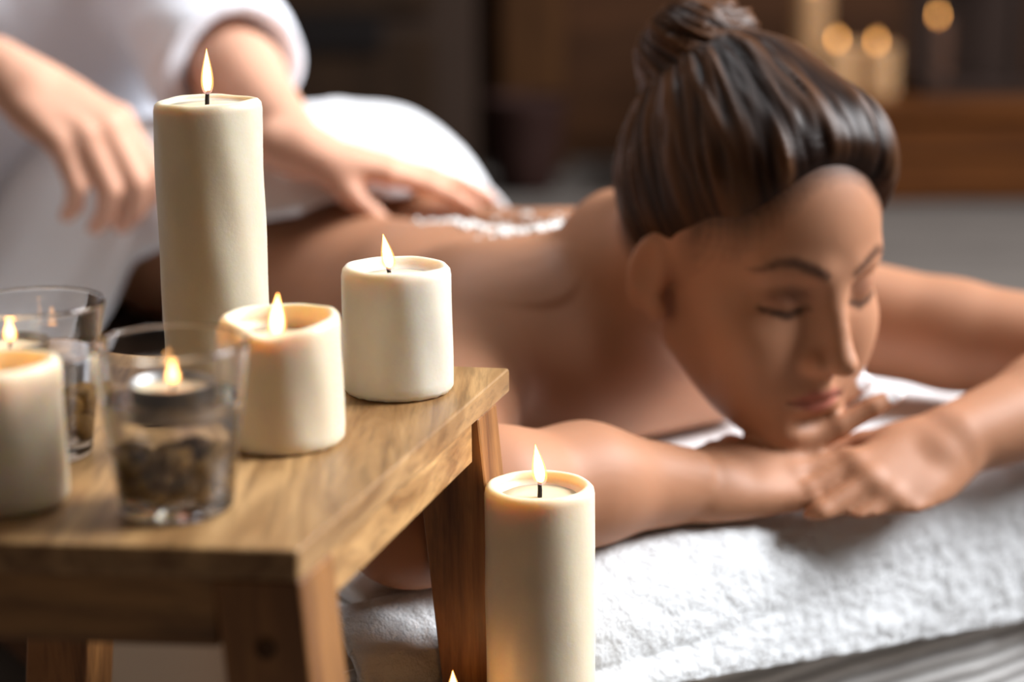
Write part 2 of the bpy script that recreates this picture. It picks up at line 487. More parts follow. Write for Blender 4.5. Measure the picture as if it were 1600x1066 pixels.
def head_tint(V, H, T, brow=rgb(52, 30, 20), lip=rgb(150, 66, 66)):
    q = H.inv(V)
    front = (q[:, 1] > .04) & (np.abs(q[:, 0]) < .08) & (np.abs(q[:, 2]) < .13)
    def seg(pts, halo, col, a):
        d = np.full(len(q), 9.)
        for (x0, z0, w0), (x1, z1, w1) in zip(pts[:-1], pts[1:]):
            bx, bz = x1-x0, z1-z0
            t = np.clip(((q[:, 0]-x0)*bx+(q[:, 2]-z0)*bz)/(bx*bx+bz*bz), 0, 1)
            d = np.minimum(d, np.hypot(q[:, 0]-x0-t*bx, q[:, 2]-z0-t*bz)-(w0+(w1-w0)*t))
        m = np.clip(-d/halo+.5, 0, 1)*front*a
        T[:, :3] = np.where(m[:, None] > T[:, 3:4], np.array(col), T[:, :3])
        T[:, 3] = np.maximum(T[:, 3], m)
    for s in (1, -1):
        seg([(s*.012, .0170, .0026), (s*.022, .0218, .0036), (s*.034, .0262, .0036), (s*.043, .0255, .0026), (s*.054, .0185, .0008)], .005, brow, .88)
        seg([(s*.017, -.0075, .0012), (s*.031, -.0115, .0030), (s*.048, -.0075, .0020)], .004, rgb(36, 20, 16), .92)
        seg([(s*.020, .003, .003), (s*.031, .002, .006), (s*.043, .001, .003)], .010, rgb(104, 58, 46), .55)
    seg([(-.021, -.0722, .0012), (-.008, -.0690, .0048), (.008, -.0690, .0048), (.021, -.0722, .0012)], .004, lip, .62)
    seg([(-.019, -.0745, .0012), (0, -.0780, .0056), (.019, -.0745, .0012)], .004, lip, .62)
    seg([(-.023, -.0730, .0008), (0, -.0724, .0010), (.023, -.0730, .0008)], .0025, rgb(92, 34, 36), .9)

def hand(F, wrist, f, n, left, curls, spread=.10, sc=.92, thumb=(.55, .75, -.25), tcurl=(.2, .35), k=.010, fat=1.0):
    """palm, four jointed fingers and a thumb; f = pointing, n = back of the hand; returns [(tip, back-of-finger)...]"""
    f = nrm(f); n = np.array(n, float); n = nrm(n-f*(n@f))
    t = np.cross(f, n) if left else np.cross(n, f)
    Wp = np.array(wrist, float)
    mcp = [Wp+sc*(f*a+t*b+n*c_) for a, b, c_ in ((.088, .026, 0), (.091, .0085, .003), (.086, -.0095, .002), (.078, -.0265, -.002))]
    base = [Wp+sc*(f*.012+t*b) for b in (.015, .006, -.005, -.014)]
    for b_, m_ in zip(base, mcp): F.cap(b_, m_, .0150*sc, .0108*sc, k)
    F.cap(Wp-f*.02, Wp+f*.02*sc, .0235*sc, .0225*sc, k)
    F.ell(Wp+sc*(f*.042+t*.020-n*.006), (.026*sc, .016*sc, .015*sc), k, rot=np.stack([f, t, n], 1))
    F.ell(Wp+sc*(f*.045-t*.018-n*.006), (.028*sc, .012*sc, .013*sc), k, rot=np.stack([f, t, n], 1))
    L = ((.044, .026, .021), (.048, .030, .022), (.045, .028, .021), (.035, .021, .018))
    rad = ((.0098, .0088, .0078, .0064), (.0100, .0090, .0080, .0066), (.0096, .0086, .0076, .0063), (.0086, .0076, .0068, .0056))
    tips = []
    for i in range(4):
        d = rotv(f, n, (1 if left else -1)*spread*(i-1.3))
        p = mcp[i]; pts = [p]; ang = 0
        c3 = curls[i] if isinstance(curls[0], (tuple, list)) else curls
        dd = d
        for j in range(3):
            ang += c3[j]
            dd = d*math.cos(ang)-n*math.sin(ang)
            p = p+dd*L[i][j]*sc; pts.append(p)
        F.chain(pts, [r*sc*fat for r in rad[i]], .0035, .006)
        nn = n*math.cos(ang)+d*math.sin(ang)
        tips.append((pts[-1], nn, pts[-2]))
    td = nrm(f*thumb[0]+t*thumb[1]+n*thumb[2])
    p0 = Wp+sc*(f*.022+t*.018-n*.004)
    p1 = p0+td*.040*sc
    td2 = nrm(rotv(td, n, (1 if left else -1)*tcurl[0])); p2 = p1+td2*.033*sc
    td3 = nrm(rotv(td2, n, (1 if left else -1)*tcurl[1])); p3 = p2+td3*.025*sc
    F.chain([p0, p1, p2, p3], [.0135*sc, .0115*sc, .0100*sc, .0078*sc], .005, .012)
    tips.append((p3, n, p2))
    return tips
def nail_tint(V, T, tips, col, rr=.0062, a=.9):
    for p, n, q in tips:
        d = nrm(np.array(p)-np.array(q))
        c = np.array(p)+n*.0045+d*.001
        v = V-c
        al = v@d; la = v-al[:, None]*d
        m = (np.abs(al) < .0095) & (np.sqrt((la**2).sum(1)) < rr) & (v@n > -.0045)
        T[m, :3] = col; T[m, 3] = a

# ------------------------------------------------------------------ the room
struct(box('floor', (-2.6, -.6, -.06), (3.8, 5.6, 0), M['floor'], bev=0))
struct(box('wall_back', (-2.6, 5.12, 0), (3.8, 5.24, 4.2), M['wall'], bev=0))
struct(box('wall_left', (-2.7, -.6, 0), (-2.6, 5.24, 4.2), M['plaster'], bev=0))
# right-hand wall with a high window opening (y .6..3.0, z 1.8..3.9)
wr = bpy.data.objects.new('wall_right', None); COL.objects.link(wr); struct(wr)
for nm, lo, hi in (('wall_panel', (3.5, -.6, 0), (3.62, 5.24, 1.8)), ('wall_panel', (3.5, -.6, 3.9), (3.62, 5.24, 4.2)),
                   ('wall_panel', (3.5, -.6, 1.8), (3.62, .6, 3.9)), ('wall_panel', (3.5, 3.0, 1.8), (3.62, 5.24, 3.9))):
    box(nm, lo, hi, M['plaster'], wr, 0)
wn = bpy.data.objects.new('window_1', None); COL.objects.link(wn); struct(wn)
for nm, lo, hi in (('window_frame', (3.51, .6, 1.8), (3.57, 3.0, 1.86)), ('window_frame', (3.51, .6, 3.84), (3.57, 3.0, 3.9)),
                   ('window_frame', (3.51, .6, 1.86), (3.57, .66, 3.84)), ('window_frame', (3.51, 2.94, 1.86), (3.57, 3.0, 3.84)),
                   ('window_frame', (3.52, 1.77, 1.86), (3.56, 1.83, 3.84))):
    box(nm, lo, hi, M['win_frame'], wn, .004)

# ------------------------------------------------------------------ background furniture
t = thing('wooden_bench', 'long low brown plank bench against the back wall with candles on top', 'bench', (1.42, 4.62, 0))
box('bench_top', (-1.05, -.27, .195), (1.05, .27, .227), M['bench'], t, .006)
box('front_plank', (-1.03, -.25, .115), (1.03, -.225, .193), M['bench'], t, .004)
box('front_plank', (-1.03, -.25, .012), (1.03, -.225, .104), M['bench'], t, .004)
for x in (-.98, .98):
    box('bench_leg', (x-.03, -.22, 0), (x+.03, .22, .194), M['frame_dark'], t, .004)

t = thing('cabinet', 'tall dark brown cabinet with grey brown frame in the dim background', 'cabinet', (-.618, 4.62, 0))
box('carcass', (-.54, -.20, 0), (.54, .22, 1.05), M['cab_frame'], t, .008)
dr = box('door', (-.50, -.222, .05), (.455, -.201, .385), M['cab_door'], t, .004)
nk = box('handle_recess', (.10, -.236, .345), (.34, -.221, .428), M['black'], dr, .008)
box('drawer', (-.50, -.222, .43), (.455, -.201, .98), M['cab_door'], t, .004)

t = thing('wooden_post', 'brown upright wooden post behind the dark clay pot', 'post', (.055, 4.98, 0))
box('post_shaft', (-.075, -.05, .04), (.075, .05, 1.3), M['brown_post'], t, .006)
box('post_foot', (-.09, -.065, 0), (.09, .065, .04), M['brown_post'], t, .006)

t = thing('clay_pot', 'dark brown clay pot standing on the floor behind the massage bed', 'pot', (.035, 4.60, 0))
lathe('pot_body', [(.0, .002), (.062, .002), (.068, .01), (.080, .09), (.092, .19), (.096, .205), (.098, .222), (.090, .222), (.086, .20), (.072, .05), (.0, .04)], M['pot'], t, 40)

def flame(parent, base, h=.024, r=.0034, lean=(0, 0), core='flame_core'):
    prof = []
    for i in range(15):
        u = i/14
        rr = r*max(.02, (math.sin(math.pi*min(1, u**.62))**.9 if u < 1 else 0)*(1-.25*u)+.04*(1-u))
        prof.append((rr, u*h))
    bend = lambda o: [setattr(v, 'co', Vector((v.co.x+lean[0]*(v.co.z/h)**1.3*h, v.co.y+lean[1]*(v.co.z/h)**1.3*h, v.co.z))) for v in o.data.vertices]
    fl = lathe('flame', [(a*1.22, b) for a, b in prof], M['flame'], parent, 20); bend(fl)
    fl.location = base
    co = lathe('flame_core', [(a*.86, .0012+b*.93) for a, b in prof], M[core], fl, 20); bend(co)
    return fl

def pillar_candle(label, loc, r, h, mat, pool=.006, rim=.0012, dip=None, lean=(0, 0), fh=.024, fr=.0034, wick=.011, wx=(0, 0), seed=1, group=None, taper=1.0, wall=.007, bulge=.0, tilt=0, core='flame_core'):
    t = thing('pillar_candle', label, 'candle', loc, 0, group)
    rs = random.Random(seed)
    ph = [rs.uniform(0, 6.28) for _ in range(4)]
    def w(a): return .5*math.sin(a+ph[0])+.3*math.sin(2*a+ph[1])+.25*math.sin(3*a+ph[2])+.12*math.sin(7*a+ph[3])
    prof = [(0, 0), (r-.0045, 0), (r-.0015, .0008), (r, .0035)]
    ns = 14
    for i in range(1, ns): prof.append((r*(1+(taper-1)*i/ns), .0035+(h-.008-.0035)*i/ns))
    R1 = r*taper
    prof += [(R1, h-.0055), (R1-.0006, h-.0022), (R1-.0022, h-.0004), (R1-.0038, h), (R1-.0055, h-.0008), (R1-wall, h-pool*.55), (R1-wall-.0035, h-pool), (R1*.45, h-pool-.0008), (0, h-pool-.0010)]
    n_top = len(prof)-9
    def mod(a, rr, z, i):
        k = max(0, min(1, (z-(h-.014))/.014)) if i < len(prof)-3 else 0
        dz = rim*w(a)*k+tilt*math.cos(a-R(200))*k
        dr = 0
        if dip:
            g = math.exp(-((math.atan2(math.sin(a-dip[0]), math.cos(a-dip[0])))/dip[1])**2)
            dz -= dip[2]*g*k; dr -= dip[3]*g*k
        dr += bulge*k*w(a+1)
        if i >= 4: dr += .00018*math.sin(9*a+ph[1]+z*60)+.00025*math.sin(3*a+z*90)
        if 1 <= i <= 3: z = max(0, z+.00016*math.sin(19*a)+.00014*math.sin(31*a+2)) if i > 1 else z
        return max(0, rr+dr) if rr > 0 else 0, z+dz
    body = lathe('wax_body', prof, mat, t, 96, mod, cap=False)
    zp = h-pool
    pl = lathe('melted_wax', [(0, zp-.0018), (R1-wall-.0042, zp-.0016), (R1-wall-.0030, zp+.0002), (R1*.4, zp-.0001), (0, zp-.0001)], M['pool'], t, 48, cap=False)
    wk = tube('wick', [(wx[0], wx[1], zp-.002), (wx[0]+.0002, wx[1], zp+wick*.4), (wx[0]+.0004+lean[0]*.003, wx[1], zp+wick*.75), (wx[0]+.0012+lean[0]*.008, wx[1]-.0006, zp+wick)], [.0014, .0013, .0012, .0014], M['wick'], t, 8)
    flame(t, (wx[0]+.0006, wx[1]-.0003, zp+wick*.66), fh, fr, lean, core)
    return t

# candles on the far bench and the lantern
BT = .2272
pillar_candle('left of two lit tan candles on the far bench', (.735, 4.50, BT), .045, .118, M['wax_tan'], pool=.008, fh=.026, fr=.0048, core='flame_far', seed=11, group='candles on the far bench')
pillar_candle('right of two lit tan candles on the far bench, beside the dark lantern', (.825, 4.51, BT), .046, .112, M['wax_tan'], pool=.008, fh=.026, fr=.0048, core='flame_far', seed=12, group='candles on the far bench')
pillar_candle('tall tan candle behind the two candles on the far bench', (.700, 4.66, BT), .042, .235, M['wax_tan'], pool=.02, fh=.024, fr=.004, core='flame_far', seed=14, group='candles on the far bench')
t = thing('lantern', 'dark bronze lantern on the far bench holding a lit candle', 'lantern', (1.06, 4.56, BT))
box('lantern_base', (-.14, -.10, 0), (.14, .10, .03), M['lantern'], t, .004)
box('lantern_roof', (-.14, -.10, .36), (.14, .10, .39), M['lantern'], t, .004)
box('back_panel', (-.13, .085, .03), (.13, .095, .36), M['lantern'], t, .002)
for x in (-.125, .125):
    for y in (-.085, .085):
        box('corner_post', (x-.013, y-.013, .03), (x+.013, y+.013, .36), M['lantern'], t, .002)
tube('carrying_ring', [(.05*math.cos(a), 0, .395+.05*math.sin(a)) for a in np.linspace(0, math.pi, 14)], [.005]*14, M['lantern'], t)
pillar_candle('lit brown candle standing inside the dark bronze lantern', (.965, 4.53, BT+.0302), .030, .135, M['wax_brown'], pool=.006, fh=.026, fr=.0048, core='flame_far', seed=13)

# ------------------------------------------------------------------ stool
# top corners in plan: near right, far right, far left, near left (legs splay outwards)
NR, FR, FL, NL = (-.0915, .802), (-.0015, 1.117), (-.262, 1.168), (-.345, .830)
st = thing('wooden_stool', 'small acacia wood stool with splayed legs carrying candles and glasses', 'stool', (-.172, .98, 0))
SX, SY = -.172, .98
def quad_prism(name, pts, z0, z1, mat, parent, bev=.0022):
    bm = bmesh.new()
    vb = [bm.verts.new((x-SX, y-SY, z0)) for x, y in pts]; vt = [bm.verts.new((x-SX, y-SY, z1)) for x, y in pts]
    bm.faces.new(vb[::-1]); bm.faces.new(vt)
    for i in range(4): bm.faces.new((vb[i], vb[(i+1) % 4], vt[(i+1) % 4], vt[i]))
    bmesh.ops.recalc_face_normals(bm, faces=bm.faces[:])
    bmesh.ops.bevel(bm, geom=bm.edges[:], offset=bev, segments=3, profile=.6, affect='EDGES')
    me = bpy.data.meshes.new(name); bm.to_mesh(me); bm.free()
    return link(name, me, mat, parent, False)
def lerp2(a, b, t): return (a[0]+(b[0]-a[0])*t, a[1]+(b[1]-a[1])*t)
quad_prism('seat', (NR, FR, FL, NL), .4355, .45, M['stool_top'], st)
def bil(u, v):   # u: 0 left .. 1 right, v: 0 near .. 1 far
    return lerp2(lerp2(NL, NR, u), lerp2(FL, FR, u), v)
# aprons
quad_prism('apron', (bil(.983, .13), bil(.983, .815), bil(.915, .815), bil(.915, .13)), .4105, .4353, M['stool_y'], st, .001)
quad_prism('apron', (bil(.085, .13), bil(.085, .815), bil(.017, .815), bil(.017, .13)), .4105, .4353, M['stool_y'], st, .001)
quad_prism('apron', (bil(.155, .02), bil(.845, .02), bil(.845, .075), bil(.155, .075)), .4020, .4353, M['stool_x'], st, .001)
quad_prism('apron', (bil(.155, .87), bil(.845, .87), bil(.845, .92), bil(.155, .92)), .4020, .4353, M['stool_x'], st, .001)
def leg(u0, u1, v0, v1, su, sv):
    top = [bil(u0, v0), bil(u1, v0), bil(u1, v1), bil(u0, v1)]
    bm = bmesh.new()
    dx, dy = su, sv
    vt = [bm.verts.new((x-SX, y-SY, .4353)) for x, y in top]
    vb = [bm.verts.new((x-SX+dx, y-SY+dy, 0)) for x, y in top]
    bm.faces.new(vb[::-1]); bm.faces.new(vt)
    for i in range(4): bm.faces.new((vb[i], vb[(i+1) % 4], vt[(i+1) % 4], vt[i]))
    bmesh.ops.recalc_face_normals(bm, faces=bm.faces[:])
    bmesh.ops.bevel(bm, geom=bm.edges[:], offset=.002, segments=3, profile=.6, affect='EDGES')
    me = bpy.data.meshes.new('leg'); bm.to_mesh(me); bm.free()
    return link('leg', me, M['stool_z'], st, False)
leg(.850, 1.0, .004, .125, .035, -.020)
leg(.850, .995, .820, .930, .040, .000)
leg(0, .150, .004, .125, -.035, -.020)
leg(.005, .150, .820, .930, -.040, .000)
for sx in (.925,):
    p = bil(sx, .004)
    pg = lathe('screw_plug', [(0, 0), (.0045, 0), (.0045, .0008), (0, .0010)], M['frame_dark'], st, 20)
    pg.location = (p[0]-SX+.003, p[1]-SY-.0022, .405); pg.rotation_euler = (R(90-3), 0, R(5))

# ------------------------------------------------------------------ candles around the stool
ST = .4502
pillar_candle('tall ivory pillar candle standing at the back of the stool', (-.171, 1.125, ST), .0306, .1555, M['wax_aged'], pool=.0032, rim=.0011, lean=(.02, 0), fh=.0265, fr=.0031, wick=.0085, seed=3, taper=1.0, wall=.006)
pillar_candle('short ivory candle at the far right corner of the stool top', (-.063, 1.068, ST), .0305, .0708, M['wax'], pool=.0065, rim=.0008, lean=(-.16, 0), fh=.0205, fr=.0033, wick=.0048, wx=(-.004, 0), seed=5, taper=.985, wall=.0075)
pillar_candle('short cream candle with a slumped glowing rim, right of the front water glass', (-.1155, .968, ST), .0305, .0658, M['wax_warm'], pool=.012, rim=.0016, dip=(R(262), .62, .0065, .0015), lean=(.06, 0), fh=.023, fr=.0040, wick=.004, wx=(-.001, -.013), seed=8, taper=.995, wall=.0042, tilt=.001)
pillar_candle('short cream candle cut by the left edge of the picture, on the stool', (-.2345, .873, ST), .0305, .0668, M['wax_warm'], pool=.014, rim=.0012, lean=(-.08, 0), fh=.022, fr=.0042, wick=.008, wx=(-.002, -.004), seed=9, taper=.985, wall=.0042)
pillar_candle('tall cream pillar candle standing in front of the rear stool leg', (.0145, 1.049, .0), .0305, .401, M['wax_warm'], pool=.0075, rim=.0005, lean=(-.12, 0), fh=.024, fr=.0036, wick=.010, wx=(0, 0), seed=10, taper=1.0, wall=.0052)
pillar_candle('lower lit candle beside the tall floor candle, only its flame in view', (-.0338, 1.010, .0), .0300, .284, M['wax_warm'], pool=.007, rim=.0005, lean=(-.02, 0), fh=.026, fr=.0042, wick=.008, seed=15, taper=1.0)

# ------------------------------------------------------------------ water glasses with floating tealights and pebbles
def water_glass(label, loc, lw, ltl, lp, seed, tl_xy, fl=.011):
    g = thing('water_glass', label, 'glass', loc)
    lathe('tumbler', [(0, 0), (.0215, 0), (.0245, .0008), (.0256, .003), (.0288, .028), (.0320, .052), (.0355, .0765), (.0352, .0777), (.0345, .0780), (.0338, .0775), (.0304, .052), (.0272, .028), (.0245, .0095), (.0225, .0075), (0, .0065)], M['glass'], g, 72, cap=False, sup=.0006)
    wz = .0525
    w = lathe('water', [(0, .0064), (.0226, .0074), (.0247, .0095), (.0274, .028), (.0303, .0505), (.0308, wz+.0004), (.0298, wz), (0, wz-.0001)], M['water'], None, 72, cap=False, sup=.0006)
    w.location = loc; tag(w, lw, 'water')
    tl = thing('tealight', ltl, 'tealight', (loc[0]+tl_xy[0], loc[1]+tl_xy[1], loc[2]+wz-.0085))
    lathe('tin_cup', [(0, 0), (.0180, 0), (.0188, .0008), (.0190, .0150), (.0193, .0153), (.0187, .0152), (.0184, .0012), (0, .0010)], M['tin'], tl, 48, cap=False)
    lathe('wax', [(0, .0011), (.0183, .0013), (.0184, .0118), (.0170, .0112), (0, .0110)], M['pool'], tl, 48, cap=False)
    tube('wick', [(0, 0, .0105), (.0002, 0, .013), (.0008, 0, .0155)], [.0008, .0008, .0008], M['wick'], tl, 8)
    flame(tl, (.0004, 0, .0135), fl, .0030)
    rs = random.Random(seed)
    placed = []
    tries = 0
    while len(placed) < 46 and tries < 20000:
        tries += 1
        rr = rs.uniform(.0045, .0068); z = rs.uniform(.0078, .026)+rr*.6
        a = rs.uniform(0, 6.28); q = math.sqrt(rs.random())*(.0245+(z-.0095)*.14-rr*1.12)
        p = Vector((q*math.cos(a), q*math.sin(a), z))
        if all((p-o).length > (rr+r2)*.74 for o, r2 in placed): placed.append((p, rr))
    placed.sort(key=lambda k: k[0].z)
    base = None
    for i, (p, rr) in enumerate(placed):
        if base is None or i in (1, 2):
            bm = bmesh.new(); bmesh.ops.create_icosphere(bm, subdivisions=3, radius=1)
            for v in bm.verts:
                q = np.array(v.co); s_ = 1+.16*float(vnoise(q[None], 1.3, seed+i)[0])
                v.co = Vector((q[0]*1.12*s_, q[1]*.92*s_, q[2]*.76*s_))
            me = bpy.data.meshes.new('pebble'); bm.to_mesh(me); bm.free()
            base = link('pebble', me, M['pebble'] if i != 1 else M['pebble_dark']); o = base
            protos.append(base)
        else:
            o = protos[-1-rs.randrange(3)].copy(); COL.objects.link(o)
        o.location = Vector(loc)+p; o.scale = (rr,)*3
        o.rotation_euler = (rs.uniform(0, 6), rs.uniform(0, 6), rs.uniform(0, 6))
        tag(o, lp, 'pebble', lp.split(' at ')[-1]+' pebbles')
protos = []
water_glass('clear tumbler of water at the front of the stool with a floating tealight', (-.152, .860, ST), 'clear water filling the front tumbler up to its tealight',
            'floating tealight with small flame inside the front tumbler', 'small olive brown pebble lying at bottom of the front tumbler', 21, (.000, .002))
water_glass('clear tumbler of water behind the short candle at the left edge', (-.2340, .948, ST), 'clear water in the left tumbler behind the short candle',
            'floating tealight inside the left tumbler behind the short candle', 'small brown pebble lying at bottom of the left tumbler', 22, (-.0112, -.002), .013)

# ------------------------------------------------------------------ massage bed and towels (their own frame: x = the lying woman's right, y = beyond her head, z = 0 on the towel)
OB = Vector((.165, 1.354, .312))
WL = np.array([[-.828, .56, 0], [-.56, -.828, 0], [0, 0, 1]])       # columns: that frame's x, y, z in the room
WL = WL/np.linalg.norm(WL, axis=0)
BEDROT = math.atan2(WL[1, 0], WL[0, 0])
def bed_thing(name, label, cat):
    t = thing(name, label, cat, OB, BEDROT); return t
bed = thing('massage_bed', 'low massage bed in a beige sheet under the white towels', 'bed', (OB.x, OB.y, 0), BEDROT)
ZB = OB.z
box('mattress', (-.52, -1.80, .14), (.385, .078, ZB-.019), M['sheet'], bed, .030)
box('bed_frame', (-.50, -1.78, .09), (.365, .07, .139), M['frame_dark'], bed, .006)
for x in (-.44, .30):
    for y in (-1.70, .02):
        box('bed_leg', (x-.03, y-.03, 0), (x+.03, y+.03, .0895), M['frame_dark'], bed, .004)

def sheet_mesh(name, grid, thick, mat, parent=None):
    """closed cloth: a grid of points (nu, nv, 3) thickened along its normals"""
    G = np.asarray(grid, float); nu, nv = G.shape[:2]
    du = np.gradient(G, axis=0); dv = np.gradient(G, axis=1)
    n = np.cross(du, dv); n /= np.linalg.norm(n, axis=-1, keepdims=True)+1e-12
    if n[..., 2].mean() < 0: n = -n
    T = G; Bm = G-n*thick
    V = np.concatenate([T.reshape(-1, 3), Bm.reshape(-1, 3)])
    I = np.arange(nu*nv).reshape(nu, nv); K = nu*nv
    q = np.stack([I[:-1, :-1], I[1:, :-1], I[1:, 1:], I[:-1, 1:]], -1).reshape(-1, 4)
    a = np.cross(V[q[0, 1]]-V[q[0, 0]], V[q[0, 3]]-V[q[0, 0]]); flip = (a@n[0, 0]) < 0
    if flip: q = q[:, ::-1]
    Q = [q, q[:, ::-1]+K]
    ring = np.concatenate([I[:, 0], I[-1, 1:], I[-2::-1, -1], I[0, -2:0:-1]])
    r2 = np.roll(ring, -1)
    s_ = np.stack([ring, r2, r2+K, ring+K], 1)
    if not flip: s_ = s_[:, ::-1]
    Q.append(s_)
    return from_np(name, V, np.concatenate(Q), mat, parent)

# front towel: over the end of the bed, hem hanging lower towards the far corner
nu, nv = 300, 110
xs = np.linspace(.372, -.50, nu)
G = np.zeros((nu, nv, 3))
for i, x in enumerate(xs):
    hem = -.040-.122*(.30-x) - .05*max(0, x-.31)*0
    rr = .050+.006*math.sin(x*9)
    flat = np.linspace(-.42, .056, 26)[:-1]
    arc = np.linspace(0, math.pi/2, 44)
    yy = list(flat)+list(.056+(rr)*np.sin(arc))
    zz = list(np.full(25, -.0155))+list(-.003-rr+rr*np.cos(arc))
    nd = nv-len(yy)
    dn = np.linspace(0, 1, nd+1)[1:]
    z_end = -.003-rr
    drop = hem-.02-z_end
    yy += list(.056+rr+.010*np.sin(dn*1.6)); zz += list(z_end+dn*drop)
    G[i, :, 0] = x; G[i, :, 1] = yy; G[i, :, 2] = zz
    k = np.clip((np.array(yy)-.030)/.026, 0, 1); k = k*k*(3-2*k)
    G[i, :25, 2] = -.0155+.0125*k[:25]
P = G.reshape(-1, 3)
wv = .004*vnoise(P*np.array([1, 1, .6]), 11, 3)+.0018*vnoise(P, 60, 4)+.0016*vnoise(P, 190, 5)
mask = np.clip((P[:, 1]-.055)/.02, 0, 1)
P = P+np.stack([0*wv, wv*mask*np.clip((-P[:, 2])/.05, 0, 1), wv*mask*np.clip(1+P[:, 2]/.06, 0, 1)], 1)
ft = bed_thing('towel', 'thick white terry towel draped over the head end of the massage bed', 'towel')
sheet_mesh('terry_cloth', P.reshape(nu, nv, 3), .007, M['terry'], ft)

# ribbed border sheet below the hem
nu, nv = 120, 40
G = np.zeros((nu, nv, 3))
for i, x in enumerate(np.linspace(.384, -.515, nu)):
    z = np.linspace(-.030, -.185, nv)
    G[i, :, 0] = x; G[i, :, 2] = z
    G[i, :, 1] = .0890+.0030*np.sin(x*26+z*6)*np.clip((-z-.05)/.1, 0, 1)
rs_ = bed_thing('bed_cover', 'ribbed white cover hanging below the terry towel at the bed end', 'sheet')
sheet_mesh('ribbed_cloth', G, .003, M['ribbed'], rs_)

# smooth towel laid under her arms, its edge making the crease
nu, nv = 150, 60
G = np.zeros((nu, nv, 3))
for i, x in enumerate(np.linspace(.34, -.50, nu)):
    v = np.linspace(0, 1, nv)
    y = -.60+(.060+.60+.003*math.sin(x*14))*v
    G[i, :, 0] = x; G[i, :, 1] = y; G[i, :, 2] = -.0015-.008*np.clip((v-.985)/.015, 0, 1)**2
P = G.reshape(-1, 3); P[:, 2] += .0012*vnoise(P, 18, 7)
ut = bed_thing('towel', 'smooth white towel lying flat under the woman\'s folded arms', 'towel')
sheet_mesh('flat_cloth', P.reshape(nu, nv, 3), .011, M['terry_smooth'], ut)

# ------------------------------------------------------------------ the lying woman (same frame as the bed)
woman = bed_thing('person', 'woman lying face down with closed eyes, chin on her folded hands, hair in a bun', 'person')
HS = .003
F = Field((-.44, -1.72, -.006), (.39, .17, .345), HS)
HW = Head((.003, .003, .158), -.042, -.15)
# torso, hips, legs
F.ell((0, -.255, .070), (.150, .130, .066), k=0)
F.ell((-.005, -.35, .067), (.138, .150, .062), k=.06)
F.ell((0, -.50, .064), (.120, .150, .060), k=.07)
F.ell((0, -.655, .082), (.168, .145, .080), k=.07)
for s in (1, -1):
    F.ell((s*.070, -.690, .105), (.078, .100, .070), k=.05)
    F.ell((s*.085, -.27, .100), (.060, .075, .032), k=.04)             # shoulder blades
    F.cap((s*.095, -.74, .078), (s*.088, -1.14, .062), .083, .055, k=.05)
    F.chain([(s*.088, -1.14, .060), (s*.086, -1.25, .062), (s*.082, -1.50, .042)], [.053, .054, .034], .03)
    F.chain([(s*.082, -1.50, .042), (s*.084, -1.56, .034), (s*.086, -1.66, .022)], [.033, .031, .018], .02)
F.cap((0, -.20, .130), (0, -.60, .126), .010, k=.05, sub=True)          # furrow of the spine
# neck and shoulders
F.cap((0, -.205, .078), (0, -.055, .135), .056, .053, k=.05)
F.cap((.10, -.185, .092), (.01, -.145, .108), .040, .043, k=.05)
F.cap((-.14, -.195, .085), (-.01, -.145, .108), .040, .043, k=.05)
F.cap((-.07, -.115, .046), (.08, -.115, .046), .043, k=.05)               # upper chest
# head
FH = Field((-.11, -.16, .0), (.11, .16, .345), HS)
FH.lo = F.lo+np.round((FH.lo-F.lo)/HS)*HS
head_shape(FH, HW)
FH.cap((0, -.15, .13), (0, -.03, .150), .055, .052, k=.03)
o_ = np.round((FH.lo-F.lo)/HS).astype(int); sl = tuple(slice(a, a+n) for a, n in zip(o_, FH.n))
e_ = [min(F.n[i], o_[i]+FH.n[i])-o_[i] for i in range(3)]
sl = tuple(slice(a, a+n) for a, n in zip(o_, e_))
F.f[sl] = smin(F.f[sl], FH.f[:e_[0], :e_[1], :e_[2]], .012)
# upper arms blend into the shoulders
F.chain([(.118, -.175, .085), (.212, -.060, .064), (.305, .048, .042)], [.054, .047, .041], .012, .05)
F.chain([(-.158, -.190, .076), (-.255, -.050, .056), (-.358, .112, .042)], [.050, .043, .040], .012, .05)
# forearms and hands in a field of their own so they stay apart from the face
FA = Field((-.44, -.06, -.006), (.39, .17, .16), HS)
FA.lo = F.lo+np.round((FA.lo-F.lo)/HS)*HS
FA.chain([(.310, .054, .042), (.255, .058, .043), (.180, .052, .038), (.102, .055, .024)], [.041, .042, .036, .0255], .02)
FA.chain([(-.362, .112, .044), (-.29, .108, .045), (-.20, .103, .041), (-.099, .104, .032)], [.041, .041, .036, .0255], .02)
FA.cap((.303, .046, .042), (.258, -.006, .053), .041, .044, k=.02)
FA.cap((-.356, .110, .042), (-.306, .030, .049), .040, .0415, k=.02)
FL_ = Field((-.16, -.06, -.006), (.16, .17, .16), HS); FL_.lo = F.lo+np.round((FL_.lo-F.lo)/HS)*HS
lt = hand(FL_, (-.098, .104, .029), (.96, .10, -.20), (.12, .62, .78), True, [(.25, .5, .4), (.22, .45, .4), (.22, .42, .35), (.22, .4, .3)], .08, .92, thumb=(.7, .5, -.3), k=.012)
FR_ = Field((-.16, -.06, -.006), (.16, .17, .16), HS); FR_.lo = FL_.lo.copy()
rt_ = hand(FR_, (.098, .056, .019), (-.97, .14, .06), (.05, .50, .86), False, [(-.50, .00, .05), (-.48, .02, .10), (-.2, .3, .3), (.05, .5, .5)], .07, .88, thumb=(.6, .5, -.3), k=.012)
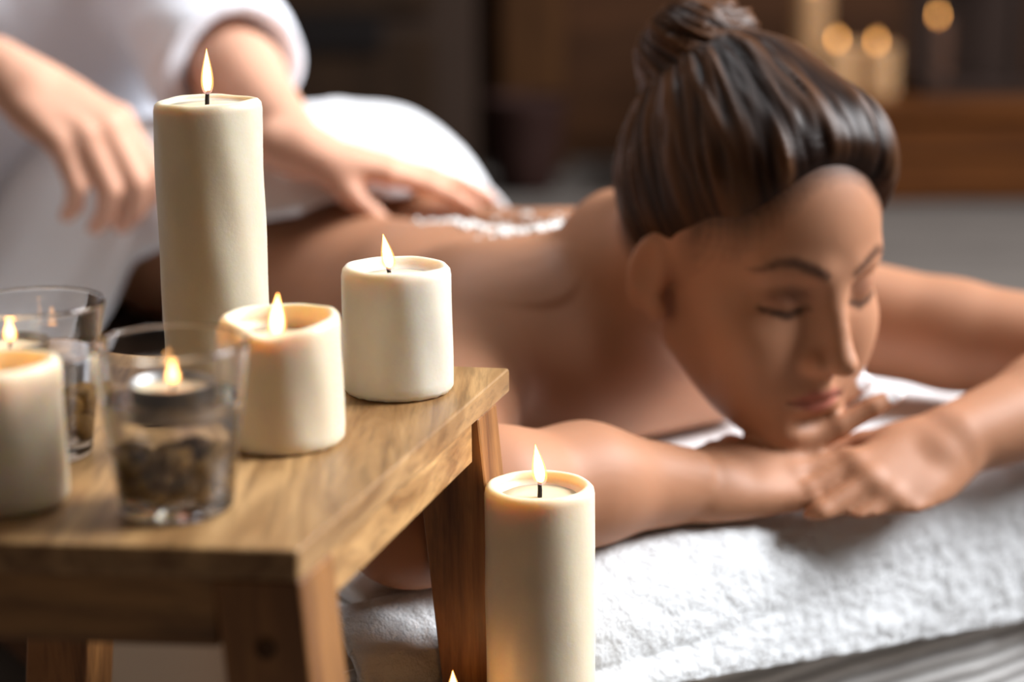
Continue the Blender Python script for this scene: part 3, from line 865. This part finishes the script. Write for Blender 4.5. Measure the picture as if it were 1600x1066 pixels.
def merge(dst, src, k):
    o_ = np.round((src.lo-dst.lo)/HS).astype(int)
    a = np.maximum(o_, 0); b = np.minimum(o_+src.n, dst.n)
    d = tuple(slice(x, y) for x, y in zip(a, b)); s_ = tuple(slice(x-o, y-o) for x, y, o in zip(a, b, o_))
    dst.f[d] = smin(dst.f[d], src.f[s_], k)
merge(FA, FL_, .006); merge(FA, FR_, .002)
merge(F, FA, .002)
F.plane_cut((0, 0, .0005), (0, 0, -1))
def sampler(Fd):
    def at_(P):
        i = np.round((P-Fd.lo)/Fd.h).astype(int); ok = ((i >= 0) & (i < Fd.n)).all(1); i = np.clip(i, 0, Fd.n-1)
        return np.where(ok, Fd.f[i[:, 0], i[:, 1], i[:, 2]], .5)
    return at_
FA_at, FH_at = sampler(FA), sampler(FH); FHEAD_at = FH_at
V, Q = F.mesh()
V = relax(V, Q, 1, .35)
T = np.zeros((len(V), 4)); T[:, :3] = rgb(206, 142, 104)
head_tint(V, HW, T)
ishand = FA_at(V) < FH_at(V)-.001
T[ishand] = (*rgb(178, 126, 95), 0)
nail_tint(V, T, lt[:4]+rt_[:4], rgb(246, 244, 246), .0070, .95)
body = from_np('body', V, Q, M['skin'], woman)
BODYV, TBODY = V, T
# height of her back for the towel and the salt
nz = F.n[2]; zax = F.lo[2]+np.arange(nz)*HS
TOPH = np.where((F.f < 0).any(2), zax[nz-1-np.argmax((F.f < 0)[:, :, ::-1], axis=2)], 0.)
FLO = F.lo.copy()
del F, FA, FH, FL_, FR_
def top_at(x, y, H=None):
    H = TOPH if H is None else H
    i = np.clip((np.asarray(x)-FLO[0])/HS, 0, H.shape[0]-2); j = np.clip((np.asarray(y)-FLO[1])/HS, 0, H.shape[1]-2)
    a, b = np.floor(i).astype(int), np.floor(j).astype(int); u, v = i-a, j-b
    return H[a, b]*(1-u)*(1-v)+H[a+1, b]*u*(1-v)+H[a, b+1]*(1-u)*v+H[a+1, b+1]*u*v

# her hair: swept up from the hairline into a bun
FH = Field((-.125, -.175, .08), (.125, .115, .40), .0022)
BUN = (.000, -.080, .120)
HW.ell(FH, (0, -.022, .046), (.0785, .0975, .0855), k=0)
HW.ell(FH, (0, .022, .070), (.070, .062, .058), k=.03)
HW.ell(FH, (-.030, .034, .076), (.040, .044, .044), k=.03)
HW.cap(FH, (0, -.03, .10), BUN, .050, .032, k=.035)
# the face and ears stay free of hair
HW.ell(FH, (0, .105, -.006), (.0640, .068, .0950), k=.024, sub=True)
for s in (1, -1):
    HW.cap(FH, (s*.078, .024, -.060), (s*.080, .052, .030), .034, .018, k=.012, sub=True)
    HW.ell(FH, (s*.084, -.006, -.012), (.022, .024, .034), k=.006, sub=True)
HW.ell(FH, (0, -.02, -.095), (.11, .13, .062), k=.02, sub=True)
HW.ell(FH, BUN, (.044, .042, .040), k=.010)
HW.ell(FH, (BUN[0]+.012, BUN[1]+.010, BUN[2]+.016), (.035, .030, .029), k=.006)
HW.ell(FH, (BUN[0]-.014, BUN[1]+.004, BUN[2]+.012), (.029, .031, .029), k=.006)
hq = sampler(FH)(BODYV)
V, Q = FH.mesh()
qb = HW.inv(BODYV)
al = np.clip(1-hq/.011, 0, 1)*.85*np.maximum(np.clip((.071-np.abs(qb[:, 0]))/.014, 0, 1), np.clip((qb[:, 1]-.006)/.026, 0, 1))*(qb[:, 2] > -.03)
TBODY[:, :3] = np.where(al[:, None] > TBODY[:, 3:4], np.array(rgb(40, 23, 15)), TBODY[:, :3]); TBODY[:, 3] = np.maximum(TBODY[:, 3], al)
set_tint(body, TBODY)
V = relax(V, Q, 2, .5)
q = HW.inv(V)
b = np.array(BUN)
ax = nrm(b-np.array([0, -.01, .01])); e1 = nrm(np.cross(ax, [1, 0, 0])); e2 = np.cross(ax, e1)
rel = q-b; ph = np.arctan2(rel@e2, rel@e1); ra = np.linalg.norm(rel, axis=1)
inb = ra < .056
S1 = np.stack([np.cos(ph)*1.0, np.sin(ph)*1.0, ra*3.0], 1)
st1 = vnoise(S1, 7, 31)*.6+vnoise(S1*np.array([1, 1, .6]), 17, 32)*.5+vnoise(S1*np.array([1, 1, .5]), 34, 33)*.35
rb = rel/(.042)
el = np.arctan2(rb[:, 2], np.hypot(rb[:, 0], rb[:, 1]))
S2 = np.stack([np.sin(el*2.2+ph*.9)*1.1, np.cos(el*2.2+ph*.9)*1.1, rb[:, 0]*.3], 1)
st2 = vnoise(S2, 6, 34)*.7+vnoise(S2, 15, 35)*.5
st = np.where(inb, st2, st1)
nv_ = np.zeros_like(V)
fn = np.cross(V[Q[:, 1]]-V[Q[:, 0]], V[Q[:, 3]]-V[Q[:, 0]])
for i in range(4): np.add.at(nv_, Q[:, i], fn)
nv_ /= np.linalg.norm(nv_, axis=1, keepdims=True)+1e-12
skin_d = np.clip(FHEAD_at(V)/.010, .08, 1)
V = V+nv_*(st*.0036*skin_d)[:, None]
hm, nt, bs = new_mat('brown_hair')
at_ = N(nt, 'ShaderNodeAttribute', attribute_name='tint')
nt.links.new(at_.outputs['Color'], bs.inputs['Base Color'])
bs.inputs['Roughness'].default_value = .46; bs.inputs['Specular IOR Level'].default_value = .18
bs.inputs['Anisotropic'].default_value = .5
hair = from_np('hair', V, Q, hm, woman)
m = np.clip(st*.9+.30, 0, 1)[:, None]
tipw = np.clip((.11-ra)/.11, 0, 1)[:, None]
dk, lg = np.array(rgb(32, 17, 10)), np.array(rgb(128, 84, 52))
T = np.concatenate([dk*(1-m*(.35+.5*tipw))+lg*m*(.35+.5*tipw), np.ones((len(V), 1))], 1)
set_tint(hair, T)

# ------------------------------------------------------------------ towel over her hips and legs
H = np.maximum(TOPH, 0).copy()
for _ in range(5):
    H0 = H.copy()
    for a in (0, 1):
        for d in (3, -3, 6, -6): H0 = np.maximum(H0, np.roll(H, d, a)*.0+(np.roll(H, d, a)+H)/2)
    H = np.maximum(H, H0)
def blur(Hx, n):
    for _ in range(n):
        for a in (0, 1):
            Hx = (np.roll(Hx, 1, a)+np.roll(Hx, -1, a)+2*Hx)/4
    return Hx
H = np.maximum(blur(H, 60), TOPH+.002); H = blur(H, 6)
nu, nv = 150, 210
G = np.zeros((nu, nv, 3))
for i, x in enumerate(np.linspace(.545, -.43, nu)):
    y0 = -.478-.30*min(.12, max(0, -x-.01))-1.3*min(.10, max(0, x-.10))
    y = np.linspace(y0, -1.70, nv)
    z = np.maximum(top_at(np.full(nv, x), y, H), .0)+.0095
    fd = .004*np.sin(x*38+4*np.sin(y*7))+.003*np.sin(x*17+y*23)
    k = np.clip((y0-y)/.06, 0, 1)
    z = z+np.abs(fd)*.8*k
    if x > .375:                                     # over the edge of the bed and down its side
        u = x-.375
        z = np.minimum(z, .012)-.018*(1-math.cos(min(u/.018, math.pi/2)))-max(0, u-.0283)
        G[i, :, 0] = .375+.018*math.sin(min(u/.018, math.pi/2))+.007+.006*np.sin(y*21)*min(1, u/.1)
    else: G[i, :, 0] = x+.007*max(0, (x-.3)/.075)
    G[i, :, 1] = y; G[i, :, 2] = z
P = G.reshape(-1, 3); P[:, 2] += .0012*(1+vnoise(P, 45, 9))
hp = bed_thing('towel', 'white towel draped over the woman\'s hips and legs', 'towel')
sheet_mesh('draped_cloth', P.reshape(nu, nv, 3), .006, M['terry_smooth'], hp)

# ------------------------------------------------------------------ salt scrub on her back
rs = random.Random(77)
bm = bmesh.new()
def grain(x, y, r, dz=0):
    z = float(top_at(x, y))+r*.25+dz
    g = bmesh.ops.create_icosphere(bm, subdivisions=1, radius=r)
    ax_ = Vector((rs.uniform(-1, 1), rs.uniform(-1, 1), rs.uniform(-1, 1))); mt = Matrix.Rotation(rs.uniform(0, 3), 3, ax_)
    for v in g['verts']:
        v.co = mt @ Vector((v.co.x*rs.uniform(.8, 1.3), v.co.y*rs.uniform(.8, 1.2), v.co.z*.8)) + Vector((x, y, z))
for i in range(1300):
    u = rs.random(); cx = .016-.012*u; cy = -.345+.190*u
    x = cx+rs.gauss(0, .021); y = cy+rs.gauss(0, .012)
    grain(x, min(y, -.195-abs(rs.gauss(0, .006))), rs.uniform(.0016, .0042))
for i in range(90):
    grain(.014+rs.gauss(0, .006), -.352+rs.gauss(0, .006), rs.uniform(.003, .005), abs(rs.gauss(0, .004)))
me = bpy.data.meshes.new('salt_scrub'); bm.to_mesh(me); bm.free()
salt = link('salt_scrub', me, M['salt']); salt.location = OB; salt.rotation_euler = (0, 0, BEDROT)
tag(salt, 'grains of white salt scrub spread along the woman\'s bare back', 'scrub', kind='stuff')

# ------------------------------------------------------------------ the masseuse sitting on the bed edge (room frame, relative to her seat)
TB = np.array([-.80, 2.05, .0])
mas = thing('person', 'masseuse in a white short-sleeved tunic pressing one hand on the woman\'s back', 'person', TB)
def rel_(p): return np.array(p, float)-TB
shL, elL, wrL = rel_((-.405, 2.150, .695)), rel_((-.283, 1.945, .562)), rel_((-.184, 1.722, .496))
shR, elR, wrR = rel_((-.640, 2.020, .770)), rel_((-.640, 1.850, .612)), rel_((-.437, 1.754, .556))
pel, chest, nb = rel_((-.83, 2.14, .43)), rel_((-.500, 2.135, .660)), rel_((-.475, 2.085, .800))
knR, knL = rel_((-1.10, 1.83, .41)), rel_((-1.14, 2.12, .41))
ftR, ftL = rel_((-1.10, 1.80, .06)), rel_((-1.16, 2.10, .06))
HS = .0045
def mfield(): return Field(rel_((-1.32, 1.60, -.002)), rel_((.06, 2.46, 1.10)), HS)
def mtorso(F, e=0.):
    ax_ = nrm(chest-pel)
    sd = nrm(shL-shR); fr = nrm(np.cross(ax_, sd)); sd = np.cross(fr, ax_)
    Rm = np.stack([sd, fr, ax_], 1)
    F.ell(pel+.02*ax_, (.175+e, .125+e, .14+e), 0, rot=Rm)
    F.ell(pel*.5+chest*.5, (.145+e, .105+e, .17+e), .08, rot=Rm)
    F.ell(chest, (.150+e, .110+e, .15+e), .08, rot=Rm)
    F.cap(chest+.05*ax_, shL, .075+e, .058+e, k=.05); F.cap(chest+.05*ax_, shR, .075+e, .058+e, k=.05)
F = mfield()
mtorso(F)
for s_h, s_e, s_w in ((shL, elL, wrL), (shR, elR, wrR)):
    F.chain([s_h, s_h*.5+s_e*.5, s_e], [.055, .047, .041], .03, .05)
    F.chain([s_e, s_e*.7+s_w*.3, s_w], [.040, .039, .0255], .02)
tl_ = hand(F, wrL, (.151, .018, -.036), (.20, -.10, 1), True, [(.08, .10, .08), (.04, .08, .08), (.04, .10, .08), (.06, .12, .1)], .07, .90, thumb=(.78, .40, -.48), tcurl=(.25, .4))
tr_ = hand(F, wrR, (.79, -.45, -.42), (.22, -.50, .84), False, [(.72, .80, .45), (.80, .80, .45), (.86, .78, .45), (.92, .72, .45)], .03, 1.14, fat=1.12, thumb=(.6, .45, -.6), tcurl=(.2, .3))
F.cap(chest, nb, .06, .05, k=.06)
HM = Head(nb+np.array([.055, -.075, .13]), math.atan2(.80, -.50)+math.pi, R(-28))
HM.R = np.stack([nrm(np.cross([.50, -.72, -.48], [0, 0, 1])), nrm([.50, -.72, -.48]), nrm(np.cross(nrm(np.cross([.50, -.72, -.48], [0, 0, 1])), [.50, -.72, -.48]))], 1)
F.cap(nb, HM.w((0, -.03, -.05)), .052, .050, k=.03)
FH = mfield(); head_shape(FH, HM); F.f = smin(F.f, FH.f, .012); del FH
for kn, ft, o in ((knR, ftR, .085), (knL, ftL, -.085)):
    hp_ = pel+nrm(shR-shL)*o*[1, 1, 0]
    F.cap(hp_, kn, .085, .060, k=.05); F.cap(kn, ft, .058, .036, k=.02)
    F.cap(ft+[0, 0, -.02], ft+[-.15, -.06, -.035], .036, .024, k=.02)
F.plane_cut((0, 0, .0), (0, 0, -1))
V, Q = F.mesh(); del F
V = relax(V, Q, 1, .35)
T = np.zeros((len(V), 4)); T[:, :3] = rgb(222, 168, 140)
head_tint(V, HM, T)
mb = from_np('body', V, Q, M['skin_pale'], mas); set_tint(mb, T)
# hair
FH = Field(HM.p-.16, HM.p+.20, .004)
HM.ell(FH, (0, -.022, .046), (.0815, .1000, .0870), k=0); HM.ell(FH, (0, .016, .068), (.070, .062, .056), k=.03)
HM.ell(FH, (0, .105, -.015), (.0640, .068, .0930), k=.012, sub=True); HM.ell(FH, (0, -.02, -.095), (.11, .13, .062), k=.02, sub=True)
HM.ell(FH, (0, -.125, .05), (.036, .034, .034), k=.01)
V, Q = FH.mesh(); del FH
hm2 = from_np('hair', V, Q, hm, mas)
T = np.ones((len(V), 4)); T[:, :3] = rgb(58, 38, 26); set_tint(hm2, T)
# tunic: torso and two short sleeves, hollow at the hems
F = mfield(); mtorso(F, .016)
F.cap(chest, rel_((-.430, 2.120, .535)), .11, .085, k=.05); F.cap(rel_((-.430, 2.120, .535)), rel_((-.62, 2.10, .45)), .085, .10, k=.04)
P_ = F.pts(np.zeros(3, int), F.n)
dL = nrm(wrL-elL); hemL = elL+dL*.060; hemR = shR+(elR-shR)*.80
F.chain([shL, elL, hemL+dL*.02], [.078, .070, .068], .03, .05); F.chain([shR, hemR], [.075, .068], .02, .05)
for s_, h_, d in ((shL, hemL, dL), (shR, hemR, nrm(hemR-shR))):
    dist = (P_-h_.astype(np.float32))@d.astype(np.float32)
    near = np.linalg.norm(P_-h_.astype(np.float32), axis=-1) < .13
    F.f = np.where(near, np.maximum(F.f, dist), F.f)
    F.cap(h_-d*.03, h_+d*.06, .050, .062, k=.004, sub=True)
ax_ = nrm(chest-pel)
F.ell(nb+.03*ax_, (.075, .075, .06), .01, sub=True)
dq = P_-chest.astype(np.float32)
w1 = vnoise(dq@np.array([[9, 2, 1], [3, 4, 8], [1, 9, 3]], np.float32), 1, 51)*.010
w2 = vnoise(dq@np.array([[22, 6, 4], [5, 9, 16], [3, 24, 8]], np.float32), 1, 52)*.003
F.f += np.where(np.abs(F.f) < .04, w1+w2, 0).astype(np.float32)
V, Q = F.mesh()
V = relax(V, Q, 1, .4)
from_np('tunic', V, Q, M['tunic'], mas)
del F, P_, dq, w1, w2
F = mfield()
for kn, ft, o in ((knR, ftR, .085), (knL, ftL, -.085)):
    hp_ = pel+nrm(shR-shL)*o*[1, 1, 0]
    F.cap(hp_, kn, .105, .080, k=.04); F.cap(kn, ft+[0, 0, .05], .078, .062, k=.02)
F.ell(pel, (.185, .165, .10), .05)
V, Q = F.mesh(); del F
from_np('trousers', V, Q, M['tunic'], mas)
